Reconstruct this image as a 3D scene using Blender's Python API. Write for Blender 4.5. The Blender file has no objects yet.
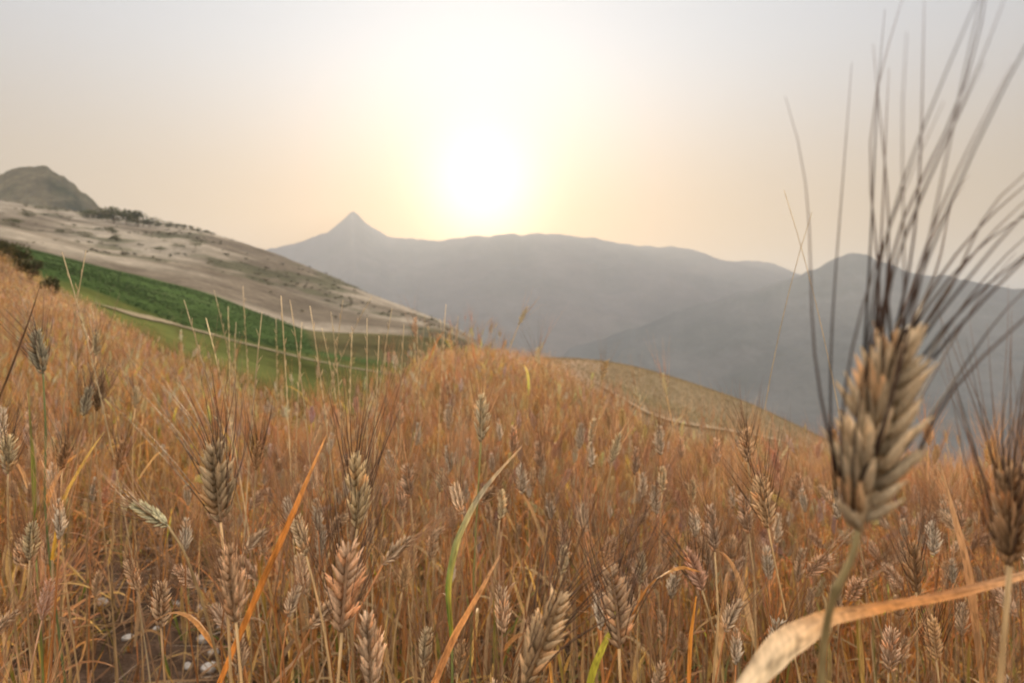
import bpy, math, random
import numpy as np
from mathutils import Vector
R = math.radians
random.seed(7)
rng = np.random.default_rng(11)
SC = bpy.context.scene
COL = SC.collection
ZC = 0.8            # camera height above the soil it stands on
FP = 1024 * 24 / 36.0

def P(px, py, y):
    return np.array([(px - 512) / FP * y, y, (341.5 - py) / FP * y + ZC])

# ------------------------------------------------------------------ noise
def _hash(i, j, s):
    h = (i * 374761393 + j * 668265263 + s * 974634777) & 0xFFFFFFFF
    h = ((h ^ (h >> 13)) * 1274126177) & 0xFFFFFFFF
    return ((h ^ (h >> 16)) & 0xFFFF) / 65535.0

def vnoise(x, y, s=0):
    x = np.asarray(x, float); y = np.asarray(y, float)
    xi = np.floor(x).astype(np.int64); yi = np.floor(y).astype(np.int64)
    fx = x - xi; fy = y - yi
    fx = fx * fx * (3 - 2 * fx); fy = fy * fy * (3 - 2 * fy)
    a = _hash(xi, yi, s); b = _hash(xi + 1, yi, s); c = _hash(xi, yi + 1, s); d = _hash(xi + 1, yi + 1, s)
    return (a * (1 - fx) + b * fx) * (1 - fy) + (c * (1 - fx) + d * fx) * fy

def fbm(x, y, s=0, o=4):
    t = 0; a = .5; f = 1.
    for k in range(o):
        t = t + a * vnoise(x * f, y * f, s + k * 17); a *= .5; f *= 2.03
    return t

def ridged(x, y, s=0, o=5):
    t = 0; a = .5; f = 1.
    for k in range(o):
        t = t + a * (1 - np.abs(2 * vnoise(x * f, y * f, s + k * 31) - 1)); a *= .5; f *= 2.1
    return t

# ------------------------------------------------------------------ materials
def new_mat(name):
    m = bpy.data.materials.new(name); m.use_nodes = True
    nt = m.node_tree; nt.nodes.clear()
    return m, nt, nt.nodes, nt.links

def straw_mat(name, rough=.55, transl=.3, scale=260, rnd=.35, stretch=(1, 1, .12), bump=0):
    """dry plant tissue: own tint from the mesh, fine lengthwise streaks, light passing through"""
    m, nt, N, L = new_mat(name)
    out = N.new('ShaderNodeOutputMaterial')
    at = N.new('ShaderNodeAttribute'); at.attribute_name = 'tint'
    tc = N.new('ShaderNodeTexCoord'); mp = N.new('ShaderNodeMapping'); mp.inputs['Scale'].default_value = stretch
    no = N.new('ShaderNodeTexNoise'); no.inputs['Scale'].default_value = scale; no.inputs['Detail'].default_value = 3
    L.new(tc.outputs['Object'], mp.inputs[0]); L.new(mp.outputs[0], no.inputs['Vector'])
    mr = N.new('ShaderNodeMapRange'); mr.inputs[1].default_value = .3; mr.inputs[2].default_value = .7
    mr.inputs[3].default_value = .72; mr.inputs[4].default_value = 1.22
    L.new(no.outputs['Fac'], mr.inputs[0])
    oi = N.new('ShaderNodeObjectInfo'); m2 = N.new('ShaderNodeMapRange')
    m2.inputs[3].default_value = 1 - rnd; m2.inputs[4].default_value = 1 + rnd * .5
    L.new(oi.outputs['Random'], m2.inputs[0])
    mu = N.new('ShaderNodeMath'); mu.operation = 'MULTIPLY'
    L.new(mr.outputs[0], mu.inputs[0]); L.new(m2.outputs[0], mu.inputs[1])
    vm = N.new('ShaderNodeVectorMath'); vm.operation = 'SCALE'
    L.new(at.outputs['Color'], vm.inputs[0]); L.new(mu.outputs[0], vm.inputs['Scale'])
    pb = N.new('ShaderNodeBsdfPrincipled'); pb.inputs['Roughness'].default_value = rough
    pb.inputs['Specular IOR Level'].default_value = .09
    L.new(vm.outputs[0], pb.inputs['Base Color'])
    if bump:
        bp = N.new('ShaderNodeBump'); bp.inputs['Strength'].default_value = bump; bp.inputs['Distance'].default_value = .0006
        L.new(no.outputs['Fac'], bp.inputs['Height']); L.new(bp.outputs[0], pb.inputs['Normal'])
    if transl > 0:
        tr = N.new('ShaderNodeBsdfTranslucent'); mx = N.new('ShaderNodeMixShader'); mx.inputs[0].default_value = transl
        L.new(vm.outputs[0], tr.inputs['Color'])
        L.new(pb.outputs[0], mx.inputs[1]); L.new(tr.outputs[0], mx.inputs[2]); L.new(mx.outputs[0], out.inputs[0])
    else:
        L.new(pb.outputs[0], out.inputs[0])
    return m

def land_mat(name, scales, lo=.6, hi=1.35, rough=.95, bump=0, bscale=1., stretch=(1, 1, 1)):
    """soil / vegetation colour from the mesh, broken up by several sizes of noise"""
    m, nt, N, L = new_mat(name)
    out = N.new('ShaderNodeOutputMaterial')
    at = N.new('ShaderNodeAttribute'); at.attribute_name = 'tint'
    tc = N.new('ShaderNodeTexCoord'); mp = N.new('ShaderNodeMapping'); mp.inputs['Scale'].default_value = stretch
    L.new(tc.outputs['Object'], mp.inputs[0])
    cur = at.outputs['Color']; last = None
    for s in scales:
        no = N.new('ShaderNodeTexNoise'); no.inputs['Scale'].default_value = s; no.inputs['Detail'].default_value = 6
        no.inputs['Roughness'].default_value = .62
        L.new(mp.outputs[0], no.inputs['Vector'])
        mr = N.new('ShaderNodeMapRange'); mr.inputs[1].default_value = .32; mr.inputs[2].default_value = .68
        mr.inputs[3].default_value = lo; mr.inputs[4].default_value = hi
        L.new(no.outputs['Fac'], mr.inputs[0])
        vm = N.new('ShaderNodeVectorMath'); vm.operation = 'SCALE'
        L.new(cur, vm.inputs[0]); L.new(mr.outputs[0], vm.inputs['Scale'])
        cur = vm.outputs[0]; last = no
    pb = N.new('ShaderNodeBsdfPrincipled'); pb.inputs['Roughness'].default_value = rough
    pb.inputs['Specular IOR Level'].default_value = .0
    L.new(cur, pb.inputs['Base Color'])
    if bump:
        b = N.new('ShaderNodeBump'); b.inputs['Strength'].default_value = bump; b.inputs['Distance'].default_value = bscale
        L.new(last.outputs['Fac'], b.inputs['Height']); L.new(b.outputs[0], pb.inputs['Normal'])
    L.new(pb.outputs[0], out.inputs[0])
    return m

M_STRAW = straw_mat('straw', transl=.28)
M_EAR = straw_mat('ear_husk', rough=.6, transl=.36, rnd=.2, bump=.7, scale=900, stretch=(1, 1, .3))
M_AWN = straw_mat('awn_bristle', rough=.45, transl=.05, scale=60)
M_LEAF = straw_mat('dry_leaf', rough=.5, bump=.35, transl=.42, scale=420, stretch=(1, 1, .06))
M_FIELD = straw_mat('field_straw', rough=.6, transl=.4, scale=180)
M_SOIL = land_mat('soil', (2.3, 17, 120), .55, 1.4, bump=.8, bscale=.02)
M_SLOPE = land_mat('slope', (.02, .11, .6), .74, 1.25, stretch=(1, 1, 1))
M_ROCKY = land_mat('mountain_rock', (.002, .011, .05), .88, 1.1)
M_PATH = land_mat('path_dirt', (.8, 6), .75, 1.2)
M_STONE = land_mat('pale_stone', (30, 160), .75, 1.15, rough=.85)
M_BUSH = straw_mat('bush_leaf', rough=.6, transl=.15, scale=3, rnd=.2)

# ------------------------------------------------------------------ mesh building (all triangles, numpy)
class MB:
    def __init__(s): s.v = []; s.f = []; s.c = []; s.n = 0
    def add(s, v, f, c):
        v = np.asarray(v, float).reshape(-1, 3); f = np.asarray(f, np.int64).reshape(-1, 3)
        c = np.asarray(c, float)
        if c.ndim == 1: c = np.tile(c, (len(v), 1))
        s.v.append(v); s.f.append(f + s.n); s.c.append(c); s.n += len(v)
    def arrays(s):
        if not s.v: return np.zeros((0, 3)), np.zeros((0, 3), np.int64), np.zeros((0, 3))
        return np.concatenate(s.v), np.concatenate(s.f), np.concatenate(s.c)
    def merge(s, o): s.add(*o.arrays())

def to_mesh(name, v, f, c, mat, smooth=True):
    me = bpy.data.meshes.new(name)
    me.vertices.add(len(v)); me.vertices.foreach_set('co', np.ascontiguousarray(v, np.float32).ravel())
    me.loops.add(len(f) * 3); me.loops.foreach_set('vertex_index', np.ascontiguousarray(f, np.int32).ravel())
    me.polygons.add(len(f)); me.polygons.foreach_set('loop_start', np.arange(0, len(f) * 3, 3, dtype=np.int32))
    me.polygons.foreach_set('use_smooth', np.full(len(f), smooth))
    me.update(calc_edges=True)
    a = me.attributes.new('tint', 'FLOAT_COLOR', 'POINT')
    a.data.foreach_set('color', np.concatenate([c, np.ones((len(c), 1))], 1).astype(np.float32).ravel())
    me.materials.append(mat)
    return me

def obj(name, mb, mat, parent=None, smooth=True):
    v, f, c = mb.arrays() if isinstance(mb, MB) else mb
    o = bpy.data.objects.new(name, to_mesh(name, v, f, c, mat, smooth))
    COL.objects.link(o)
    if parent is not None: o.parent = parent
    return o

def empty(name, loc, label, cat, group=None, rz=0, scale=1):
    o = bpy.data.objects.new(name, None); COL.objects.link(o)
    o.empty_display_size = .05
    o.location = loc; o.rotation_euler = (0, 0, rz); o.scale = (scale,) * 3
    return tag(o, label, cat, group)

def tag(o, label=None, cat=None, group=None, kind=None):
    if label: o['label'] = label
    if cat: o['category'] = cat
    if group: o['group'] = group
    if kind: o['kind'] = kind
    return o

def frames(pts):
    d = np.gradient(pts, axis=0); d /= np.linalg.norm(d, axis=1)[:, None] + 1e-12
    ref = np.array([0, 0, 1.]) if abs(d[0, 2]) < .9 else np.array([0, 1., 0])
    n = np.cross(d, ref); n /= np.linalg.norm(n, axis=1)[:, None] + 1e-12
    return d, n, np.cross(n, d)

def tube(pts, rad, sides=5, col=(.3, .2, .1)):
    pts = np.asarray(pts, float); n = len(pts); rad = np.broadcast_to(rad, n)
    d, a, b = frames(pts)
    t = np.arange(sides) / sides * 2 * math.pi
    v = pts[:, None] + rad[:, None, None] * (np.cos(t)[None, :, None] * a[:, None] + np.sin(t)[None, :, None] * b[:, None])
    f = []
    for i in range(n - 1):
        for k in range(sides):
            p, q = i * sides + k, i * sides + (k + 1) % sides
            f += [(p, q, q + sides), (p, q + sides, p + sides)]
    for k in range(1, sides - 1):
        f += [(0, k + 1, k), ((n - 1) * sides, (n - 1) * sides + k, (n - 1) * sides + k + 1)]
    c = np.asarray(col, float)
    c = np.tile(c, (n * sides, 1)) if c.ndim == 1 else np.repeat(c, sides, 0)
    return v.reshape(-1, 3), f, c

def ribbon(pts, width, side, col, fold=.25):
    """a leaf blade: three verts across, folded along its midrib"""
    pts = np.asarray(pts, float); n = len(pts); width = np.broadcast_to(width, n)
    side = np.asarray(side, float)
    side = np.tile(side, (n, 1)) if side.ndim == 1 else side
    d, _, _ = frames(pts)
    side = side - (side * d).sum(1)[:, None] * d
    side /= np.linalg.norm(side, axis=1)[:, None] + 1e-9
    up = np.cross(side, d)
    w = width[:, None] / 2
    v = np.stack([pts - side * w + up * w * fold * 2, pts, pts + side * w + up * w * fold * 2], 1).reshape(-1, 3)
    f = []
    for i in range(n - 1):
        for k in range(2):
            p = i * 3 + k
            f += [(p, p + 1, p + 4), (p, p + 4, p + 3)]
    c = np.asarray(col, float)
    if c.ndim == 3: c = c.reshape(-1, 3)
    else:
        c = np.tile(c, (n, 1)) if c.ndim == 1 else c
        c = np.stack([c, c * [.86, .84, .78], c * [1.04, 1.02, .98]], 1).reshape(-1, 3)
    return v, f, c

def bez(p0, p1, p2, n):
    t = np.linspace(0, 1, n)[:, None]
    return (1 - t) ** 2 * np.asarray(p0) + 2 * t * (1 - t) * np.asarray(p1) + t * t * np.asarray(p2)

def bez3(p0, p1, p2, p3, n):
    t = np.linspace(0, 1, n)[:, None]
    return (1 - t) ** 3 * np.asarray(p0) + 3 * t * (1 - t) ** 2 * np.asarray(p1) + 3 * t * t * (1 - t) * np.asarray(p2) + t ** 3 * np.asarray(p3)

def unit(v): v = np.asarray(v, float); return v / (np.linalg.norm(v) + 1e-12)

def grain(base, axis, wide, length, rad, col, sides=8, rings=7, flat=.72):
    """one husk: a teardrop with a pointed tip, flattened, its edge and tip paler"""
    axis = unit(axis); wide = unit(np.asarray(wide) - np.dot(wide, axis) * axis); th = np.cross(axis, wide)
    t = np.linspace(0, 1, rings)
    prof = np.sin(np.pi * t ** .72) ** .8 * (1 - .35 * t) + .02
    prof[-1] = .03; prof[0] = .25
    a = np.arange(sides) / sides * 2 * math.pi
    v = base + axis * (t[:, None, None] * length) + rad * prof[:, None, None] * (np.cos(a)[None, :, None] * wide + flat * np.sin(a)[None, :, None] * th)
    f = []
    for i in range(rings - 1):
        for k in range(sides):
            p, q = i * sides + k, i * sides + (k + 1) % sides
            f += [(p, q, q + sides), (p, q + sides, p + sides)]
    for k in range(1, sides - 1): f.append((0, k + 1, k))
    col = np.asarray(col, float)
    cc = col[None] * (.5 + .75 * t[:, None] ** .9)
    jit = _hash((base[0] * 1e6).astype(np.int64) + np.arange(rings)[:, None] * 7, np.arange(sides)[None] * 13 + 0 * np.arange(rings)[:, None], 5) - .5
    v = v + (jit * rad * .22)[..., None] * wide
    vein = 1 + .13 * np.cos(a * 3 + 1) * (sides > 7)
    return v.reshape(-1, 3), f, (cc[:, None] * vein[None, :, None]).reshape(-1, 3)

# ------------------------------------------------------------------ the terrain tables
def table(cols, rows, zfun, umin, umax, na, ymin, ymax, ny, blur):
    """heights on a (tangent of azimuth, log depth) grid, linear between the keys, then smoothed"""
    us = np.linspace(umin, umax, na); ly = np.linspace(math.log(ymin), math.log(ymax), ny)
    ku = np.array([(c[0] - 512) / FP for c in cols])
    K = np.array([[zfun(v, y) for v, y in zip(c[1], rows)] for c in cols])
    lr = np.log(np.maximum(rows, ymin))
    A = np.array([np.interp(ly, lr, k) for k in K])                  # keys x ny
    G = np.array([np.interp(us, ku, A[:, j]) for j in range(ny)]).T
    for ax, s in ((0, blur[0]), (1, blur[1])):
        r = int(3 * s); k = np.exp(-.5 * (np.arange(-r, r + 1) / s) ** 2); k /= k.sum()
        G = np.apply_along_axis(lambda q: np.convolve(np.pad(q, r, mode='edge'), k, 'valid'), ax, G)
    def look(u, y):
        fu = np.clip((u - umin) / (umax - umin) * (na - 1), 0, na - 1.001)
        fy = np.clip((np.log(np.maximum(y, ymin)) - ly[0]) / (ly[-1] - ly[0]) * (ny - 1), 0, ny - 1.001)
        i = fu.astype(int); j = fy.astype(int); a = fu - i; b = fy - j
        return G[i, j] * (1 - a) * (1 - b) + G[i + 1, j] * a * (1 - b) + G[i, j + 1] * (1 - a) * b + G[i + 1, j + 1] * a * b
    return look

A_ROWS = [.3, 1.5, 3, 6, 10, 16, 25, 40, 50, 65, 90]
A_COLS = [
    (-250, [-.8, -.74, -.5, .1, 1.0, 2.3, 4.2, 5.2, 5.0, 4, 0]),
    (0,    [-.8, -.78, -.65, -.35, .25, 1.3, 3.3, 3.2, 2.4, 1, -3]),
    (100,  [-.8, -.78, -.72, -.5, -.1, .35, .5, 0, -1, -2, -5]),
    (200,  [-.8, -.8, -.8, -.75, -.75, -.95, -2, -4, -5, -6, -9]),
    (330,  [-.8, -.82, -.88, -1.08, -1.5, -2.4, -4, -6, -7, -8, -11]),
    (385,  [-.8, -.82, -.86, -.9, -.88, -1.15, -2.2, -4, -5, -7, -11]),
    (450,  [-.8, -.82, -.82, -.74, -.58, -.5, -.9, -2.6, -4, -6, -10]),
    (550,  [-.8, -.82, -.88, -.92, -.9, -.78, -.45, -.75, -1.8, -5, -10]),
    (600,  [-.8, -.85, -.95, -1.15, -1.4, -1.65, -1.5, -.95, -1.2, -4, -10]),
    (650,  [-.8, -.88, -1.02, -1.4, -1.95, -2.6, -2.95, -1.85, -1.75, -4, -10]),
    (750,  [-.8, -.9, -1.1, -1.52, -2.1, -2.95, -3.7, -3.95, -4.15, -6.5, -14]),
    (830,  [-.8, -.9, -1.1, -1.5, -2.15, -3.2, -4.3, -6, -7.2, -10, -18]),
    (1024, [-.8, -.95, -1.2, -1.75, -2.7, -4.2, -6.5, -10, -13, -18, -27]),
    (1300, [-.8, -1.0, -1.35, -2.1, -3.3, -5.2, -8, -12, -16, -22, -32])]
lookA = table(A_COLS, A_ROWS, lambda v, y: v, -1.2, 1.2, 241, .3, 90, 220, (3.5, 4))

def gz(x, y):
    """height of the near field's soil"""
    x = np.asarray(x, float); y = np.asarray(y, float)
    az = np.arctan2(x, y); r = np.hypot(x, y)
    ac = np.clip(az, -R(50), R(50))
    z = lookA(np.tan(ac), r * np.cos(ac))
    k = np.clip((np.abs(az) - R(80)) / R(70), 0, 1); k = k * k * (3 - 2 * k)
    return z * (1 - k) + (-.8 - .02 * r) * k + ZC

def zp(py, y): return (341.5 - py) / FP * y
B_ROWS = [22, 35, 60, 100, 150, 250, 400, 500, 700, 1000, 2200]
def Bz(v, y): return zp(v, y) if v > 100 else v       # above 100: an image row; else metres below the eye
B_COLS = [
    (-250, [-2, 3, 240, 225, 215, 205, 195, 190, 210, 300, -340]),
    (0,   [-2, 1.2, 262, 252, 243, 225, 206, 200, 215, 300, -340]),
    (100, [-3, -1, 293, 277, 268, 247, 224, 214, 232, 300, -340]),
    (200, [-4, -3, 347, 313, 291, 262, 236, 228, 262, 330, -340]),
    (300, [-5, -4, 386, 345, 327, 296, 268, 262, 300, 350, -340]),
    (330, [-5, -4.5, 394, 354, 329, 304, 279, 275, 320, 360, -340]),
    (400, [-6, -5, 402, 364, 330, 318, 305, 312, 360, 400, -340]),
    (450, [-6, -6, 412, 372, 334, 327, 325, 335, 400, 430, -340]),
    (520, [-7, -7, 440, 402, 376, 362, 370, 385, 420, 450, -340]),
    (600, [-9, -12, 500, 500, 480, 460, 460, 470, 480, 500, -340]),
    (830, [-12, -18, -24, -33, -43, -62, -90, -110, -150, -210, -340]),
    (1200, [-14, -20, -28, -38, -50, -70, -100, -120, -160, -220, -340])]
lookB = table(B_COLS, B_ROWS, Bz, -1.15, 1.05, 221, 22, 2200, 200, (2.5, 2.2))
def bzn(x, y):
    x = np.asarray(x, float); y = np.asarray(y, float); k = np.clip((y - 150) / 60, 0, 1)
    return bz(x, y) + (1 - k) * .3 * (fbm(x / 5, y / 5, 44) - .48)
def bz(x, y): return lookB(np.asarray(x) / np.asarray(y), np.asarray(y)) + ZC

def grid_faces(nr, nc, wrap=False):
    i, j = np.meshgrid(np.arange(nr - 1), np.arange(nc if wrap else nc - 1), indexing='ij')
    a = i * nc + j; b = i * nc + (j + 1) % nc; c = a + nc; d = b + nc
    return np.concatenate([np.stack([a, b, d], -1).reshape(-1, 3), np.stack([a, d, c], -1).reshape(-1, 3)])

# wheat stands inside this edge (image column -> depth of the field's edge)
EDGE = ([-400, 0, 60, 100, 200, 330, 370, 410, 450, 560, 610, 650, 750, 830, 1024, 1400],
        [30, 27, 24, 18, 10.5, 7.2, 9, 15, 26, 22, 11, 8, 9, 11, 12, 12])
def edge(x, y): return np.interp(np.asarray(x) / np.maximum(y, .01) * FP + 512, *EDGE)

# near ground: one polar sheet all round the camera
rs = np.concatenate([[.02], np.geomspace(.15, 90, 230)]); na = 480
th = np.arange(na) / na * 2 * math.pi
RR, TT = np.meshgrid(rs, th, indexing='ij')
X = RR * np.sin(TT); Y = RR * np.cos(TT)
Z = gz(X, Y)
near = np.clip(1 - RR / 12, 0, 1)
Z = Z + near * (.035 * (fbm(X * 3, Y * 3, 5) - .47) + .03 * (fbm(X * 14, Y * 14, 9, 3) - .44)) + (1 - near) * .12 * (fbm(X * .7, Y * .7, 3) - .47)
soil = np.array([.115, .075, .05]); stub = np.array([.36, .25, .17]); stub2 = np.array([.21, .16, .095]); grassy = np.array([.13, .125, .05])
yy = np.maximum(Y, .01); e = edge(X, yy); pxs = X / yy * FP + 512
k = np.clip((yy - e * .75) / (e * .25), 0, 1)[..., None]
k = np.where((Y > 0)[..., None], k, 0)
rightk = np.clip((pxs - 560) / 60, 0, 1)[..., None]
beyond = stub * (1 - rightk) + stub2 * rightk
c = soil * (1 - k) + beyond * k
sh = np.clip((fbm(X * .35, Y * .35, 21) - .46) * 5, 0, 1)[..., None] * k * rightk * np.clip((32 - yy) / 8, 0, 1)[..., None]
c = c * (1 - .8 * sh) + grassy * .8 * sh
lowp = (k * np.clip((330 - np.abs(pxs - 120) * 0 - pxs) / 30, 0, 1)[..., None] * np.clip((yy - e * 1.5) / 3, 0, 1)[..., None])
c = c * (1 - lowp * .6) + np.array([.16, .15, .06]) * lowp * .6
tag(obj('ground', (np.stack([X, Y, Z], -1).reshape(-1, 3), grid_faces(len(rs), na, True), c.reshape(-1, 3)), M_SOIL), kind='structure')

# the middle distance: green crop in the hollow, dry slopes up to the bushy ridge
us = np.linspace(-1.1, 1.0, 420); ys = np.geomspace(24, 2200, 320)
YY, UU = np.meshgrid(ys, us, indexing='ij'); XX = UU * YY
ZZ = bz(XX, YY); ppx = UU * FP + 512
rough = np.clip((YY - 150) / 60, 0, 1)
ZZ = ZZ + rough * YY * .009 * (fbm(XX / 28, YY / 28, 41, 5) - .48) + (1 - rough) * .3 * (fbm(XX / 5, YY / 5, 44) - .48)
dry = np.array([.24, .205, .155]); dry2 = np.array([.12, .098, .072]); scrub = np.array([.07, .067, .04])
green = np.array([.042, .066, .021]); lgreen = np.array([.07, .078, .024]); hedge = np.array([.075, .066, .03])
n1 = fbm(XX / 55 + YY / 160, YY / 45, 61, 5)[..., None]; n2 = fbm(XX / 16, YY / 34, 67, 5)[..., None]
c = dry * (1 - np.clip((n1 - .42) * 5, 0, 1)) + dry2 * np.clip((n1 - .42) * 5, 0, 1)
s = np.clip((n2 - .53) * 9, 0, 1) * .85; c = c * (1 - s) + scrub * s
bnd = np.interp(ppx, [-300, 0, 200, 280, 300, 330, 460], [150, 152, 150, 146, 137, 141, 141]) + 3 * (fbm(XX / 9, YY / 9, 71) - .5)
inside = (np.clip((bnd - YY) / 2.5, 0, 1) * np.clip((560 - ppx) / 40, 0, 1))[..., None]
gn = fbm(XX / 14, YY / 14, 75)[..., None]
g = green * (.75 + .5 * gn)
kh = np.clip((ppx - 300 - (130 - YY) * .3) / 12, 0, 1)[..., None] * np.clip((YY - 96) / 6, 0, 1)[..., None]
g = g * (1 - kh) + hedge * (.6 + .8 * gn) * kh
kl = np.clip((np.interp(ppx, [0, 120, 200, 260, 330, 420], [58, 64, 74, 83, 93, 96]) - YY) / 4, 0, 1)[..., None]
g = g * (1 - kl) + lgreen * (.6 + .8 * gn) * kl
furrow = (np.abs(YY - np.interp(ppx, [0, 100, 200, 300], [70, 95, 118, 126])) < .9)[..., None] * .35
g = g * (1 - furrow) + scrub * furrow
c = c * (1 - inside) + g * inside
tag(obj('hillside', (np.stack([XX, YY, ZZ], -1).reshape(-1, 3), grid_faces(len(ys), len(us)), c.reshape(-1, 3)), M_SLOPE), kind='structure')

def radial_hill(name, sil, D, front, zfront, back, zback, amp, col, seed, mat, umin, umax, nu=360, nt=130, nsc=1., jag=.0):
    """a hill or range whose crest stands at depth D; it falls to the front and back"""
    us = np.linspace((umin - 512) / FP, (umax - 512) / FP, nu)
    pyc = np.interp(us * FP + 512, [p[0] for p in sil], [p[1] for p in sil])
    ker = np.exp(-.5 * (np.arange(-4, 5) / .8) ** 2); ker /= ker.sum()
    pyc = np.convolve(np.pad(pyc, 4, mode='edge'), ker, 'valid')
    Dd = D * (1 + .05 * (vnoise(us * 6, us * 0, seed) - .5))
    zc = (341.5 - pyc) / FP * Dd
    zc = zc + jag * D * (fbm(us * 60, us * 0 + 3, seed + 3, 4) - .47)
    t = np.concatenate([np.linspace(0, 1, nt), np.linspace(1, 2, nt // 3)[1:]])
    T, U = np.meshgrid(t, us, indexing='ij')
    dep = np.where(T <= 1, front + (Dd[None] - front) * T, Dd[None] + (back - Dd[None]) * (T - 1))
    s = np.where(T <= 1, T ** 1.25, (2 - T) ** 1.3)
    zb = np.where(T <= 1, zfront, zback)
    z = zb + (zc[None] - zb) * s
    Xg = U * dep; Yg = dep
    n = ridged(Xg / (D * .11 * nsc), Yg / (D * .16 * nsc), seed, 5) - .62
    z = z + amp * n * np.sin(np.pi * np.clip(T, 0, 1)) ** .8 * np.where(T <= 1, 1, 0)
    nn = fbm(Xg / (D * .06), Yg / (D * .05), seed + 7, 5)[..., None]
    c = np.asarray(col[0]) * (1 - np.clip((nn - .38) * 4, 0, 1)) + np.asarray(col[1]) * np.clip((nn - .38) * 4, 0, 1)
    v = np.stack([Xg, Yg, z + ZC], -1).reshape(-1, 3)
    return tag(obj(name, (v, grid_faces(len(t), nu), c.reshape(-1, 3)), mat), kind='structure')

radial_hill('hill', [(-320, 260), (-180, 222), (-80, 196), (-20, 179), (8, 172), (26, 167), (44, 167), (56, 172), (70, 182), (86, 196), (104, 209), (130, 228), (180, 265), (260, 330)],
            900, 560, -20, 1300, -250, 55, ((.085, .072, .045), (.035, .036, .02)), 101, M_SLOPE, -320, 260, nsc=.6, jag=.012)
radial_hill('mountain_range', [(-400, 262), (150, 262), (230, 256), (262, 250), (286, 246), (306, 240), (322, 235), (334, 227), (346, 217), (354, 209), (361, 218), (373, 228), (386, 236), (400, 239), (440, 240), (470, 237), (500, 235), (540, 234), (575, 236), (595, 238), (625, 245), (650, 246), (675, 246), (700, 251), (722, 260), (745, 261), (765, 262), (790, 270), (830, 282), (900, 292), (1100, 305), (1500, 310)],
            5200, 2300, -330, 8000, -330, 150, ((.115, .1, .085), (.10, .09, .075)), 131, M_ROCKY, -400, 1500, nu=620, nt=170, jag=.007)
radial_hill('mountain', [(560, 352), (640, 326), (700, 304), (760, 288), (800, 275), (820, 267), (836, 258), (846, 254), (868, 254), (880, 262), (896, 267), (912, 273), (935, 276), (952, 277), (975, 282), (1000, 286), (1030, 290), (1120, 300), (1400, 320)],
            3300, 1500, -330, 5000, -330, 110, ((.095, .09, .078), (.08, .078, .066)), 171, M_ROCKY, 540, 1400, nu=420, nt=150, jag=.007)
# valley floor to the horizon
n = 120; xs = np.linspace(-13000, 13000, n); ysv = np.linspace(-2500, 13000, n)
Yv, Xv = np.meshgrid(ysv, xs, indexing='ij')
Zv = -345 + 30 * (fbm(Xv / 900, Yv / 900, 201) - .5)
nn = fbm(Xv / 500, Yv / 300, 203)[..., None]
c = np.array([.2, .16, .1]) * (1 - np.clip((nn - .42) * 6, 0, 1)) + np.array([.09, .1, .05]) * np.clip((nn - .42) * 6, 0, 1)
tag(obj('valley', (np.stack([Xv, Yv, Zv], -1).reshape(-1, 3), grid_faces(n, n), c.reshape(-1, 3)), M_ROCKY), kind='structure')

# dirt tracks
def track(name, pts, w, zf, lift, col, mat):
    pts = np.array(pts); t = np.linspace(0, len(pts) - 1, 160)
    q = np.stack([np.interp(t, np.arange(len(pts)), pts[:, k]) for k in (0, 1)], 1)
    for _ in range(8): q[1:-1] = (q[:-2] + q[1:-1] * 2 + q[2:]) / 4
    d = np.gradient(q, axis=0); d /= np.linalg.norm(d, axis=1)[:, None]
    nrm = np.stack([d[:, 1], -d[:, 0]], 1)
    ww = w * (1 + .35 * (fbm(t * .9, t * 0, 5) - .5))[:, None]
    ww = ww * np.clip(np.minimum(t, t[-1] - t) / .9, .12, 1)[:, None]
    rows = []
    for k in np.linspace(-.5, .5, 5):
        p = q + nrm * ww * k
        rows.append(np.stack([p[:, 0], p[:, 1], zf(p[:, 0], p[:, 1]) + lift], -1))
    v = np.stack(rows, 1)
    return tag(obj(name, (v.reshape(-1, 3), grid_faces(160, 5), np.tile(col, (800, 1))), mat), kind='structure')

def on_b(px, py, y0=45, y1=145):
    ys = np.linspace(y0, y1, 400); u = (px - 512) / FP
    row = 341.5 - (bz(u * ys, ys) - ZC) / ys * FP
    i = int(np.argmin(np.abs(row - py))); return (u * ys[i], ys[i])
track('dirt_track', [on_b(90, 304), on_b(130, 314), on_b(170, 323), on_b(215, 336), on_b(250, 346), on_b(290, 355), on_b(340, 366), on_b(400, 377), on_b(450, 386)], 1.0, bzn, .12, (.24, .2, .13), M_PATH)
track('footpath', [((px - 512) / FP * y, y) for px, y in ((590, 23), (615, 24), (650, 24.5), (700, 25.5), (750, 27), (800, 28.5), (860, 31))], .45, gz, .1, (.29, .225, .145), M_PATH)

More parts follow.
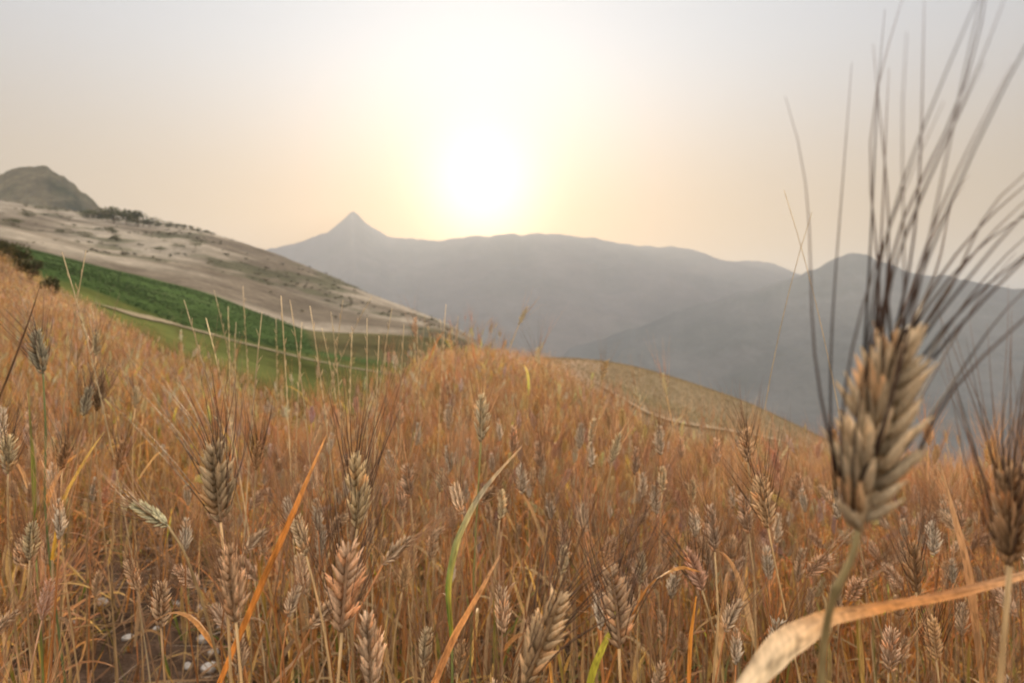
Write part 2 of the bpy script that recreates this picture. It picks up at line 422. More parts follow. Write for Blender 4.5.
# ------------------------------------------------------------------ bushes and trees
def leafy(radii, n, size, cols, seed, ground=.0, clumps=9):
    g = np.random.default_rng(seed); mb = MB()
    radii = np.asarray(radii, float)
    cc = g.normal(size=(clumps, 3)); cc /= np.linalg.norm(cc, axis=1)[:, None]; cc *= g.uniform(.3, .75, (clumps, 1))
    cr = g.uniform(.28, .5, clumps); cid = g.integers(0, clumps, n)
    d = g.normal(size=(n, 3)); d /= np.linalg.norm(d, axis=1)[:, None]
    p = (cc[cid] + d * (cr[cid] * g.uniform(.55, 1.05, n))[:, None]) * radii
    p[:, 2] += radii[2] + ground
    a = g.normal(size=(n, 3)); a /= np.linalg.norm(a, axis=1)[:, None]
    b = np.cross(a, g.normal(size=(n, 3))); b /= np.linalg.norm(b, axis=1)[:, None]
    s = size * g.uniform(.6, 1.4, (n, 1))
    v = np.stack([p - a * s, p + b * s * .5, p + a * s, p - b * s * .5], 1).reshape(-1, 3)
    i = np.arange(n)[:, None] * 4
    f = np.concatenate([i + [0, 1, 2], i + [0, 2, 3]])
    cl = np.asarray(cols)[g.integers(0, len(cols), clumps)][cid] * g.uniform(.7, 1.3, (n, 1))
    mb.add(v, f, np.repeat(cl, 4, 0)); return mb

GR = [(.055, .06, .022), (.07, .075, .03), (.045, .05, .02), (.085, .08, .035)]
def tree_at(px, y, w, h, label, seed, group=None, name='tree', zf=bz):
    x = (px - 512) / FP * y; z = float(zf(x, y))
    r = empty(name, (x, y, z - .1), label, 'tree' if name == 'tree' else 'bush', group)
    th = h * .3
    tb = MB(); tb.add(*tube([(0, 0, -.3), (.03 * h, 0, th * .6), (.0, .02 * h, th * 1.6), (.02 * h, 0, h * .75)], [h * .035, h * .03, h * .02, h * .006], 6, (.09, .065, .045)))
    for a in range(4):
        q = a * 1.7 + seed
        tb.add(*tube([(0, 0, th), (math.cos(q) * w * .18, math.sin(q) * w * .18, th * 1.5), (math.cos(q) * w * .33, math.sin(q) * w * .33, h * .62)], [h * .016, h * .011, h * .004], 5, (.09, .065, .045)))
    obj('trunk' if name == 'tree' else 'stem', tb, M_STONE, r)
    obj('crown' if name == 'tree' else 'foliage', leafy((w / 2 * 1.25, w / 2 * 1.1, (h - th * .5) / 2 * 1.2), 900, h * .055, GR, seed, th * .35, 10), M_BUSH, r, smooth=False)
    return r
grove = [(91, 405, 13, 6.5, 'low dark tree at the uphill end of the ridge grove'), (102, 412, 15, 8, 'rounded olive-green tree second from the uphill end of the grove'),
         (114, 402, 16, 9, 'broad tree rising just before the top of the grove'), (126, 410, 16, 9.8, 'tallest tree in the middle of the ridge grove'),
         (138, 404, 15, 8.8, 'dense tree just downhill of the tallest one in the grove'), (149, 412, 13, 6.8, 'small tree closing the downhill end of the grove')]
for i, (px, y, w, h, lab) in enumerate(grove): tree_at(px, y, w, h, lab, 301 + i, 'trees of the grove on the dry ridge')
bush_px = [(158, 425, 5, 3.8), (168, 440, 6, 4), (176, 445, 4.5, 3.2), (184, 450, 5, 3.6), (191, 455, 4, 3), (199, 460, 4.6, 2.6), (207, 465, 3.4, 2.2)]
ordn = ['first', 'second', 'third', 'fourth', 'fifth', 'sixth', 'last']
for i, (px, y, w, h) in enumerate(bush_px):
    tree_at(px, y, w, h, f'dark {"rounded" if i % 2 else "ragged"} bush on the ridge line, {ordn[i]} downhill from the grove', 331 + i, 'bushes in a line on the dry ridge', 'bush')
slope_b = [(113, 300, 5, 3.2, 'lone dark bush on the pale slope below the tall grove'), (116, 270, 4.5, 2.8, 'dark bush standing below the lone bush under the grove'),
           (28, 300, 9, 3, 'wide low scrub bush under the pointed hill'), (66, 260, 7, 2.4, 'flat dark scrub bush above the green crop'), (84, 262, 8, 2.6, 'grey-green scrub bush beside the flat one above the crop'),
           (160, 260, 6, 2.2, 'small scrub bush on the mottled slope'), (176, 280, 7, 2.2, 'low spreading bush halfway up the mottled slope'), (195, 300, 7, 2.4, 'thin scrub bush high on the mottled slope'), (12, 240, 8, 3, 'dark bush at the edge of the crop hollow under the hill')]
for i, (px, y, w, h, lab) in enumerate(slope_b): tree_at(px, y, w, h, lab, 351 + i, None, 'bush')
near_b = [(2, 25, 1.1, .9, 'dark shrub on the crest of the wheat slope'), (18, 22, 1.0, .7, 'brown-green shrub just below the crest shrub'), (52, 17, .5, .45, 'small dark shrub low on the field edge by the green crop'), (30, 20, .7, .5, 'squat shrub between the crest shrub and the crop')]
for i, (px, y, w, h, lab) in enumerate(near_b):
    x = (px - 512) / FP * y; r = empty('shrub', (x, y, float(gz(x, y)) + .15), lab, 'shrub')
    tb = MB()
    for a in range(6):
        q = a * 1.1; tb.add(*tube([(0, 0, -.2), (math.cos(q) * w * .15, math.sin(q) * w * .15, h * .4), (math.cos(q) * w * .35, math.sin(q) * w * .35, h * .8)], [.02, .013, .004], 5, (.1, .07, .05)))
    obj('stem', tb, M_STONE, r)
    obj('foliage', leafy((w * .6, w * .6, h * .55), 1300, .035, [(.06, .06, .025), (.09, .075, .03), (.05, .05, .02)], 381 + i, 0, 9), M_BUSH, r, smooth=False)

# ------------------------------------------------------------------ wheat
TAN, PINK, GREY, PALE, BROWN, CREAM, OLIVE = (.52, .38, .24), (.55, .40, .27), (.46, .40, .29), (.62, .54, .40), (.36, .235, .14), (.64, .54, .4), (.42, .38, .24)
AWN_D, AWN_B, AWN_R = (.085, .054, .037), (.25, .14, .075), (.48, .27, .13)
STRAW = (.52, .36, .18); RUST = (.48, .21, .075); ORANGE = (.52, .23, .06); OCHRE = (.56, .36, .1); GREENL = (.14, .2, .035); DUN = (.36, .22, .12); WHITE = (.6, .5, .38)

def ear_parts(base, axis, wide, L, W, col, awn_col, awn_len, g, per_side=10, sides=8, rings=7, awn_r=.0004, awn_seg=7, lobes=3, awns_per=2, awn_out=.35, bias=0., awn_sides=4, curl=.25):
    """rachis, list of spikelets, list of awns, as MBs in the coordinates given"""
    base = np.asarray(base, float); axis = unit(axis); wide = unit(np.asarray(wide) - np.dot(wide, axis) * axis); nrm = np.cross(axis, wide)
    rach = MB(); n = per_side * 2
    bend = g.normal(0, .06 if lobes < 4 else .01)
    cl = [base + axis * L * t + wide * L * bend * t * t for t in np.linspace(0, 1, 8)]
    rach.add(*tube(cl, np.linspace(.0016, .0007, 8) * L / .065, 5, np.asarray(col) * .75))
    sp = []; aw = []; col = np.asarray(col)
    gl = L * .265
    for i in range(n):
        t = i / (n - 1); side = 1 if i % 2 else -1
        env = min(1, .55 + t * 2.2) * (1 - .38 * t ** 3)
        p = base + axis * L * (.01 + .86 * t) + wide * L * bend * t * t
        m = MB(); cs = col * g.uniform(.8, 1.2)
        if g.random() < .12: cs = cs * [1.04, .88, .74]
        ang = (.64 * W - .3 * t) + g.normal(0, .1)
        for q in range(lobes):
            o = (q - (lobes - 1) / 2) / max(1, (lobes - 1) / 2) if lobes > 1 else 0
            ax = unit(axis + wide * side * math.tan(ang) * (1 - .25 * abs(o)) + nrm * o * .5 + g.normal(0, .085, 3))
            b = p + wide * side * L * .03 * env + nrm * o * L * .045 * env
            ln = gl * env * g.uniform(.9, 1.1) * (1 if o else .95)
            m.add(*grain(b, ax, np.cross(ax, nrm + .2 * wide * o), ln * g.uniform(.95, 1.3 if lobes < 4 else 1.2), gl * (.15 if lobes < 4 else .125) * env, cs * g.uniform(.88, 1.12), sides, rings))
            if o or lobes == 1 or awns_per > 2:
                if g.random() < awns_per / 2:
                    tip = b + ax * ln * .93
                    d0 = unit(ax * .9 + axis * .5) if lobes < 4 or side * bias > 0 else unit(ax * .45 + axis * .8)
                    out = awn_out * g.uniform(.4, 1.5)
                    d1 = unit(axis + wide * ((side * out if side * bias >= 0 else side * out * .35) + bias * g.uniform(.3, 1.3) * (1 + .8 * np.sign(side * bias))) + nrm * (o * .25 + g.normal(0, .14)))
                    al = awn_len * g.uniform(.7, 1.15) * (.75 + .25 * math.sin(math.pi * min(1, t + .25)))
                    mid = tip + d0 * al * .38
                    end = tip + d0 * al * .3 + d1 * al * .72 + g.normal(0, curl * .18 * al, 3)
                    pts = bez(tip, mid, end, awn_seg)
                    tq = np.linspace(0, 1, awn_seg)[:, None]
                    pts = pts + wide * np.sin(tq * math.pi * g.uniform(1, 2.2)) * al * curl * g.normal(0, .07)
                    a = MB(); cc = np.asarray(awn_col) * g.uniform(.6, 1.4)
                    k = np.linspace(0, 1, awn_seg)[:, None]
                    ccol = cc * (1 - .0 * k) + np.array([.12, .06, .03]) * k * .6
                    a.add(*tube(pts, np.linspace(awn_r, awn_r * .16, awn_seg), awn_sides, ccol)); aw.append(a)
        sp.append(m)
    return rach, sp, aw

def leaf_mb(p0, d, side, L, W, droop, col, col2, g, seg=9, twist=0.):
    d = unit(d); t = np.linspace(0, 1, seg)
    pts = np.asarray(p0) + d * (t[:, None] * L) + np.array([0, 0, -1.]) * (droop * L * t[:, None] ** 2.2)
    pts += unit(side) * (g.normal(0, .03) * L * np.sin(t * math.pi * 1.3))[:, None]
    w = W * np.minimum(1, .5 + t * 4) * (1 - t ** 2.2) + .0003
    s = np.array([unit(np.asarray(side) * math.cos(twist * q) + np.cross(d, side) * math.sin(twist * q)) for q in t])
    cc = np.asarray(col) * (1 - t[:, None]) + np.asarray(col2) * t[:, None]
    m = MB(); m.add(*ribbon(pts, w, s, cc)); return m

def plant_template(seed, lod):
    """a whole wheat plant in its own coordinates, root at the origin. Returns dict of MBs"""
    g = np.random.default_rng(seed)
    h = g.uniform(.5, .68); lean = g.normal(0, .05, 2); nod = g.normal(0, .12, 2)
    if g.random() < .2: nod *= 3.2
    top = np.array([lean[0], lean[1], h]); d = unit([nod[0], nod[1], 1 - .5 * np.hypot(*nod)])
    sc = [STRAW, DUN, (.38, .24, .12), RUST][g.integers(0, 4)]
    ecol = [TAN, PINK, GREY, CREAM, CREAM, TAN, PALE][g.integers(0, 7)]
    acol = [AWN_B, AWN_R, AWN_R, AWN_D, AWN_B][g.integers(0, 5)]
    n = {0: 8, 1: 5, 2: 3}[lod]
    D = {}
    st = MB(); pts = bez3((0, 0, -.03), (0, 0, h * .4), top - d * h * .25, top, n)
    tt = np.linspace(0, 1, n)[:, None]
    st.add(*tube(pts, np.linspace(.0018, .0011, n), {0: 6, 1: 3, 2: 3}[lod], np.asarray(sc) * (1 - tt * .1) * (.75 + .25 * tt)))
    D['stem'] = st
    lv = []
    for k in range(g.integers(2, 4) if lod < 2 else 2):
        t = g.uniform(.15, .8); p = pts[int(t * (n - 1))]; a = g.uniform(0, 6.28)
        el = g.uniform(.6, 2.2); dd = (math.cos(a), math.sin(a), el)
        c1 = [RUST, ORANGE, OCHRE, DUN, STRAW, RUST, DUN, (.3, .15, .07)][g.integers(0, 8)]
        if g.random() < .1: c1 = GREENL
        c2 = [DUN, RUST, OCHRE, STRAW][g.integers(0, 4)]
        lv.append(leaf_mb(p, dd, (-math.sin(a), math.cos(a), .1), g.uniform(.12, .26), g.uniform(.005, .010), g.uniform(.1, .9), c1, c2, g, {0: 9, 1: 5, 2: 4}[lod], g.normal(0, 1.2)))
    D['leaf'] = lv
    L = g.uniform(.048, .066); wa = g.uniform(0, 6.28); wide = (math.cos(wa), math.sin(wa), 0)
    al = g.uniform(.09, .15)
    if lod == 0:
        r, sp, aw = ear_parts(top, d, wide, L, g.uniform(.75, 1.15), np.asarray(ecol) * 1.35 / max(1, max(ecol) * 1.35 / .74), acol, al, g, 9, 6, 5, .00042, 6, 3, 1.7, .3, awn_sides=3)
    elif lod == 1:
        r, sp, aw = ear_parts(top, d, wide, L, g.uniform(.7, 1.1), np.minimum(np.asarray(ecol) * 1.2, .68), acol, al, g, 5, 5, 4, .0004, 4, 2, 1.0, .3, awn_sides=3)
    else:
        r = MB(); sp = []; aw = []
        m = MB(); m.add(*grain(top, d, wide, L * 1.15, L * .17, np.asarray(ecol), 5, 4)); sp.append(m)
        for k in range(7):
            a = MB(); q = g.normal(0, .22, 3); b = top + d * L * g.uniform(.2, .9)
            e = b + unit(d + q) * al * g.uniform(.7, 1.1)
            sd = unit(np.cross(d, g.normal(size=3))) * .0009
            a.add([b - sd, b + sd, e], [(0, 1, 2)], np.asarray(acol) * g.uniform(.7, 1.4)); aw.append(a)
    e = MB(); e.merge(r)
    for m in sp: e.merge(m)
    D['ear'] = e
    bd = MB()
    for a in aw: bd.merge(a)
    D['beard'] = bd
    return D

def whole(D):
    m = MB(); m.merge(D['stem'])
    for q in D['leaf']: m.merge(q)
    m.merge(D['ear']); m.merge(D['beard']); return m.arrays()

def scatter(temps, x, y, z, rot, scl, tlt, bright, ttint=None):
    """bake many copies of the templates into three big arrays"""
    V = []; F = []; C = []; base = 0
    tid = rng.integers(0, len(temps), len(x))
    for k, (v, f, c) in enumerate(temps):
        ix = np.nonzero(tid == k)[0]
        if not len(ix): continue
        ca = np.cos(rot[ix])[:, None]; sa = np.sin(rot[ix])[:, None]; s = scl[ix][:, None]
        px = (v[None, :, 0] * ca - v[None, :, 1] * sa) * s
        py = (v[None, :, 0] * sa + v[None, :, 1] * ca) * s
        pz = v[None, :, 2] * s
        q = np.stack([px + pz * tlt[ix, 0][:, None] + x[ix][:, None], py + pz * tlt[ix, 1][:, None] + y[ix][:, None], pz + z[ix][:, None]], -1)
        cc = c[None] * bright[ix][:, None, None]
        if ttint is not None: cc = cc * ttint[ix][:, None, :]
        cc = cc / np.maximum(1, cc.max(-1, keepdims=True) / .74)
        V.append(q.reshape(-1, 3)); C.append(cc.reshape(-1, 3))
        F.append((f[None] + (np.arange(len(ix)) * len(v))[:, None, None]).reshape(-1, 3) + base)
        base += len(ix) * len(v)
    return np.concatenate(V), np.concatenate(F), np.concatenate(C)

def join(*parts):
    V = []; F = []; C = []; b = 0
    for v, f, c in parts: V.append(v); F.append(f + b); C.append(c); b += len(v)
    return np.concatenate(V), np.concatenate(F), np.concatenate(C)

def gapk(x, y):
    """how thin the wheat stands in the stony gap"""
    px = x / np.maximum(y, .05) * FP + 512
    return np.where((px > 70) & (px < 235) & (y > 1.1) & (y < 2.35), .1, 1.)

# --- the field beyond the plants that can be told apart
def points(y0, y1, dens, u0=-1.05, u1=1.05, power=1.):
    area = (u1 - u0) / 2 * (y1 ** 2 - y0 ** 2)
    n = int(area * dens)
    y = np.sqrt(rng.uniform(y0 ** 2, y1 ** 2, n)); u = rng.uniform(u0, u1, n); x = u * y
    return x, y
T0 = [whole(plant_template(500 + i, 0)) for i in range(10)]
T1 = [whole(plant_template(600 + i, 1)) for i in range(16)]
T2 = [whole(plant_template(700 + i, 2)) for i in range(20)]

def stand(T, y0, y1, dens, smin=.85, smax=1.12, u0=-1.05, u1=1.05, keep=None, br=.28):
    x, y = points(y0, y1, dens, u0, u1)
    pr = gapk(x, y) * np.clip((edge(x, y) - y) / (.12 * y + .2), 0, 1)
    if keep is not None: pr = pr * keep(x, y)
    pr = pr * (.55 + .9 * np.clip(fbm(x * 1.3, y * 1.3, 15) * 1.6 - .25, 0, 1))
    m = rng.random(len(x)) < pr; x = x[m]; y = y[m]; n = len(x)
    pch = fbm(x * .8, y * .8, 25)
    sc = rng.uniform(smin, smax, n) * (.58 + .52 * pch)
    epx = x / y * FP + 512; ek = np.interp(epx, [90, 180, 380, 430], [0, 1, 1, 0])
    sc = sc * (1 - ek * (1 - np.clip((edge(x, y) - y) / (.55 * edge(x, y)), .35, 1)))
    br_ = (1.75 + rng.normal(0, br, n).clip(-.55, .6)) * (.5 + 1.0 * fbm(x * .55, y * .55, 35))
    gold = rng.random(n) < .3; br_ = np.where(gold, br_ * 1.65, br_ * rng.choice([.72, .95, 1.1], n))
    tint = np.stack([np.ones(n), .94 + .07 * gold + rng.normal(0, .06, n), .84 + rng.normal(0, .14, n)], 1)
    return scatter(T, x, y, gz(x, y), rng.uniform(0, 6.28, n), sc, rng.normal(0, .1, (n, 2)), br_, tint)

big = join(
    stand(T0, 1.5, 2.4, 330),
    stand(T1, 2.4, 6.5, 250),
    stand(T2, 6.5, 13.5, 120, .8, 1.02),
    stand(T2, 13, 30, 60, .55, .8),
    stand(T1, 3.0, 10, 18, 1.25, 1.7, -.185, -.01),
    stand(T1, 2.2, 6, 8, 1.1, 1.4),
    stand(T1, 2.0, 5.0, 9, 1.1, 1.45, .05, .5),
    stand(T0, .35, 1.5, 130, keep=lambda x, y: (np.abs(x / y) > .82) * 1.),
)
tag(obj('wheat_field', big, M_FIELD), 'brown and orange bearded wheat filling the slope to its far edge', None, None, 'stuff')

# low dead leaves between the stalks, fallen straw, stubble past the field's edge
def blade_templates(n, h0, h1, w0, w1, cols, seed, flat=False):
    out = []
    for i in range(n):
        g = np.random.default_rng(seed + i); m = MB()
        for k in range(4):
            a = g.uniform(0, 6.28); el = g.uniform(.05, .15) if flat else g.uniform(1.0, 4)
            c1 = cols[g.integers(0, len(cols))]; c2 = cols[g.integers(0, len(cols))]
            m.merge(leaf_mb((g.normal(0, .015), g.normal(0, .015), .012 if flat else 0), (math.cos(a), math.sin(a), el), (-math.sin(a), math.cos(a), .2), g.uniform(h0, h1), g.uniform(w0, w1), 0.05 if flat else g.uniform(.05, .8), c1, c2, g, 6, g.normal(0, 1)))
        out.append(m.arrays())
    return out
TB = blade_templates(12, .16, .42, .004, .010, [RUST, ORANGE, DUN, STRAW, (.3, .15, .07), OCHRE, (.22, .12, .06), RUST, DUN, GREENL], 800)
x, y = points(.5, 4.0, 230); pr = gapk(x, y) ** .6
m = rng.random(len(x)) < pr; x = x[m]; y = y[m]; n = len(x)
bl = scatter(TB, x, y, gz(x, y), rng.uniform(0, 6.28, n), rng.uniform(.7, 1.2, n), rng.normal(0, .12, (n, 2)), rng.uniform(.6, 1.3, n))
tag(obj('dead_leaves', bl, M_FIELD), 'rusty dead wheat leaves crowded between the stalks', None, None, 'stuff')
TU = []
for i in range(14):
    g = np.random.default_rng(1880 + i); m = MB()
    for k in range(3):
        a = g.uniform(0, 6.28); c1, c2 = [[RUST, ORANGE, DUN, STRAW, OCHRE, (.52, .36, .2), ORANGE, (.3, .3, .07)][q] for q in g.integers(0, 8, 2)]
        m.merge(leaf_mb((g.normal(0, .02), g.normal(0, .02), g.uniform(.05, .25)), (math.cos(a), math.sin(a), g.uniform(2.5, 9)), (-math.sin(a), math.cos(a), .1), g.uniform(.22, .4), g.uniform(.005, .0095), g.uniform(0, .35), c1, c2, g, 8, g.normal(0, 1.4)))
    TU.append(m.arrays())
x, y = points(.75, 5.5, 95); pr = gapk(x, y) * (edge(x, y) > y); m = rng.random(len(x)) < pr; x = x[m]; y = y[m]; n = len(x)
tag(obj('upright_leaves', scatter(TU, x, y, gz(x, y), rng.uniform(0, 6.28, n), rng.uniform(.7, 1.1, n), rng.normal(0, .08, (n, 2)), rng.uniform(.7, 1.35, n)), M_LEAF), 'upright orange, tan and yellowing blades among the wheat', None, None, 'stuff')
TF = blade_templates(8, .1, .3, .003, .006, [DUN, STRAW, (.3, .17, .09), (.25, .14, .08), WHITE], 850, True)
x, y = points(.6, 4.5, 120); n = len(x)
fs = scatter(TF, x, y, gz(x, y), rng.uniform(0, 6.28, n), rng.uniform(.6, 1.2, n), rng.normal(0, .1, (n, 2)), rng.uniform(.5, 1.1, n))
tag(obj('fallen_straw', fs, M_FIELD), 'broken straw lying on the dark soil', None, None, 'stuff')
TS = blade_templates(8, .1, .2, .006, .014, [(.34, .25, .15), (.27, .18, .1), (.2, .15, .08), (.16, .14, .07)], 870)
x, y = points(6, 55, 26); e = edge(x, y)
pr = np.clip((y - e * .85) / (e * .2), 0, 1); m = rng.random(len(x)) < pr; x = x[m]; y = y[m]; n = len(x)
sb = scatter(TS, x, y, gz(x, y), rng.uniform(0, 6.28, n), rng.uniform(.5, 1.3, n), rng.normal(0, .1, (n, 2)), rng.uniform(.6, 1.3, n))
tag(obj('stubble_grass', sb, M_FIELD), 'short pale stubble and dry grass past the edge of the wheat', None, None, 'stuff')

# dry scrub on the slopes, leafy crop in the hollow
TSC = [leafy((1.0, .8, .34), 80, .13, [(.095, .085, .05), (.125, .105, .07), (.075, .07, .04)], 1200 + i, 0, 5).arrays() for i in range(5)]
x, y = points(152, 520, .02, -.85, -.08); u = x / y
pr = np.clip((fbm(x / 16, y / 34, 67, 5) - .44) * 7, 0, 1) * .9 + .06; m = rng.random(len(x)) < pr; x = x[m]; y = y[m]; n = len(x)
tag(obj('dry_scrub', scatter(TSC, x, y, bz(x, y) - .15, rng.uniform(0, 6.28, n), rng.uniform(.5, 1.9, n) * (y / 300) ** .5, np.zeros((n, 2)), rng.uniform(.6, 1.4, n)), M_BUSH, smooth=False), 'low scrub and dry tufts dotting the pale slope', None, None, 'stuff')
TC = [leafy((.5, .5, .3), 40, .13, [(.038, .072, .018), (.046, .082, .022), (.03, .058, .015)], 1300 + i, 0, 4).arrays() for i in range(5)]
x, y = points(62, 149, 2.6, -.95, -.1); px_ = x / y * FP + 512
lo_ = np.interp(px_, [0, 120, 200, 260, 330, 420], [58, 64, 74, 83, 93, 96]); x = np.round(x / .9 + .25 * y / .9) * .9 - .25 * y + rng.normal(0, .24, len(x))
m = (y > lo_ - 6 * fbm(x * .1, y * .1, 8)) & (y < 149 - 7 * fbm(x * .12, y * .12, 6)) & (px_ < 306 + (146 - y) * .25 - 12 * fbm(x * .1, y * .1, 4)) & (rng.random(len(x)) < .35 + fbm(x * .08, y * .08, 2)); x = x[m]; y = y[m]; n = len(x)
tag(obj('green_crop', scatter(TC, x, y, bz(x, y) - .1, rng.uniform(0, 6.28, n), rng.uniform(.25, .5, n), np.zeros((n, 2)), rng.uniform(.7, 1.3, n)), M_BUSH, smooth=False), 'leafy green crop filling the hollow', None, None, 'stuff')

# --- plants that can be told apart: the ears the photograph shows largest
def hero(label, pb, pt, y, col, awn_col=AWN_D, awn_len=.11, W=1., face=0., stem_pts=None, awn_out=.35, bias=0., seed=0, awn_r=.00033, split=True, per=10, ytop=0., leafs=(), stem_col=STRAW, root=None, curl=.25, stem_r=.0012, group=None, lobes=3, apl=None):
    g = np.random.default_rng(1000 + seed)
    b = P(*pb, y); t = P(*pt, y + ytop); L = np.linalg.norm(t - b); ax = unit(t - b)
    wide = np.array([math.cos(face), math.sin(face), 0.])
    if root is None: root = (b[0] - ax[0] * .12 + g.normal(0, .03), b[1] - ax[1] * .1 + .04)
    if seed != 1: col = np.asarray(col) * [1.5, 1.43, 1.22]; col = col / max(1, col.max() / .74)
    base = np.array([root[0], root[1], float(gz(root[0], root[1])) - .02])
    e = empty('wheat_plant', base, label, 'wheat', group or 'bearded wheat plants in the near rows')
    b = b - base
    st = MB(); h = b[2]
    pts = bez3((0, 0, 0), (0, 0, h * .5), b - ax * h * .28, b, 22)
    if stem_pts is not None:
        k = np.array([[0, 0, 0]] + [P(*q, yy) - base for q, yy in stem_pts] + [b]); tt = np.linspace(0, len(k) - 1, 26)
        pts = np.stack([np.interp(tt, np.arange(len(k)), k[:, j]) for j in range(3)], 1)
        for _ in range(4): pts[1:-1] = (pts[:-2] + 2 * pts[1:-1] + pts[2:]) / 4
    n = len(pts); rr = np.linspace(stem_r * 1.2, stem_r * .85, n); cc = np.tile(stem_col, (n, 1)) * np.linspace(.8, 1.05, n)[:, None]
    nd = int(n * .62); rr[nd] *= 1.45; cc[nd] *= .7
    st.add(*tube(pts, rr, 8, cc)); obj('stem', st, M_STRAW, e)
    hi = split
    rach, sp, aw = ear_parts(b, ax, wide, L, W, col, awn_col, awn_len, g, per, 9 if hi else 6, 9 if hi else 5, awn_r, 10 if hi else 6, lobes, apl or (1.8 if hi else 1.5), awn_out, bias, 5 if hi else 3, curl)
    if split:
        ear = obj('ear', rach, M_EAR, e)
        for m_ in sp: obj('spikelet', m_, M_EAR, ear)
        for m_ in aw: obj('awn', m_, M_AWN, ear)
    else:
        for m_ in sp: rach.merge(m_)
        ear = obj('ear', rach, M_EAR, e); bd = MB()
        for m_ in aw: bd.merge(m_)
        obj('beard', bd, M_AWN, ear)
    for lf in leafs: image_leaf(e, base, **lf)
    if not leafs:
        for k in range(2):
            a = g.uniform(0, 6.28); p = pts[int(n * g.uniform(.3, .65))]
            obj('leaf', leaf_mb(p, (math.cos(a), math.sin(a), g.uniform(.6, 1.6)), (-math.sin(a), math.cos(a), 0), g.uniform(.1, .2), g.uniform(.005, .008), g.uniform(.3, .9), [RUST, DUN, ORANGE, OCHRE][g.integers(0, 4)], DUN, g, 9, g.normal(0, 1)), M_LEAF, e)
    return e

def blade(pts, width, side, col, fold, seed, na=11):
    """a close-up leaf: lengthwise veins, blotches, a slightly torn wavy edge"""
    g = np.random.default_rng(seed)
    t = np.linspace(0, 1, 90); tt = np.linspace(0, 1, len(pts))
    up = lambda a: np.stack([np.interp(t, tt, a[:, j]) for j in range(a.shape[1])], 1)
    p = up(np.asarray(pts)); w = np.interp(t, tt, width)
    side = np.asarray(side, float); side = up(side) if side.ndim == 2 else np.tile(side, (90, 1))
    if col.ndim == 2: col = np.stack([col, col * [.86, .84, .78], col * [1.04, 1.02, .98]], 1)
    ca, cm, cb = [up(col[:, k]) for k in range(3)]
    d, _, _ = frames(p); side = side - (side * d).sum(1)[:, None] * d; side /= np.linalg.norm(side, axis=1)[:, None] + 1e-9
    nn = np.cross(side, d); s = np.linspace(-1, 1, na)
    e0 = 1 + .10 * (fbm(t * 14, t * 0 + seed, 3) - .47) * 2; e1 = 1 + .10 * (fbm(t * 13, t * 0 + seed + 9, 4) - .47) * 2
    ww = np.where(s[None] < 0, e0[:, None], e1[:, None]) * w[:, None] / 2
    wave = .10 * np.sin(t * 17 + seed)[:, None] * s[None] ** 2 * np.sign(s)[None]
    v = p[:, None] + side[:, None] * (s[None] * ww)[..., None] + nn[:, None] * ((np.abs(s)[None] * fold + wave) * ww)[..., None]
    k = s[None, :, None]
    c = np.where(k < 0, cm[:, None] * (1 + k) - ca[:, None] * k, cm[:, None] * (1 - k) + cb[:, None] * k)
    vein = g.uniform(.78, 1.16, na); vein[na // 2] = 1.12
    sp = fbm(t[:, None] * 22 + s[None] * .6, s[None] * 2 + t[:, None] + seed, seed, 4)
    c = c * vein[None, :, None] * (1 - .5 * np.clip((sp - .56) * 7, 0, 1))[..., None] * (.88 + .3 * fbm(t * 7, t * 0, seed + 5))[:, None, None]
    return v.reshape(-1, 3), grid_faces(90, na), c.reshape(-1, 3).clip(0, .75)

def image_leaf(parent, base, pts, w, cols, side=(1, 0, 0), fold=.25, label=None, cols2=None, soft=5, thin=.52):
    """a leaf blade along a line of points in space ((column, row), depth)"""
    k = np.array([P(*q, yy) - base for q, yy in pts]); n = 28; tt = np.linspace(0, len(k) - 1, n)
    q = np.stack([np.interp(tt, np.arange(len(k)), k[:, j]) for j in range(3)], 1)
    for _ in range(soft): q[1:-1] = (q[:-2] + 2 * q[1:-1] + q[2:]) / 4
    ww = np.interp(tt, np.arange(len(k)), w) * thin; cols = np.asarray(cols, float)
    ck = np.linspace(0, len(cols) - 1, n); cc = np.stack([np.interp(ck, np.arange(len(cols)), cols[:, j]) for j in range(3)], 1)
    sd = np.asarray(side, float)
    if sd.ndim == 2: sd = np.stack([np.interp(tt, np.linspace(0, len(k) - 1, len(sd)), sd[:, j]) for j in range(3)], 1)
    if cols2 is not None:
        c2 = np.asarray(cols2, float); ck = np.linspace(0, len(c2) - 1, n); c2 = np.stack([np.interp(ck, np.arange(len(c2)), c2[:, j]) for j in range(3)], 1)
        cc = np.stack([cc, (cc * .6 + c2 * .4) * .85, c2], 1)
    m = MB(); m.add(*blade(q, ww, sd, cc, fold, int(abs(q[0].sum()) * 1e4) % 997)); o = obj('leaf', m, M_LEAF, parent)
    if label: o['label'] = label
    return o

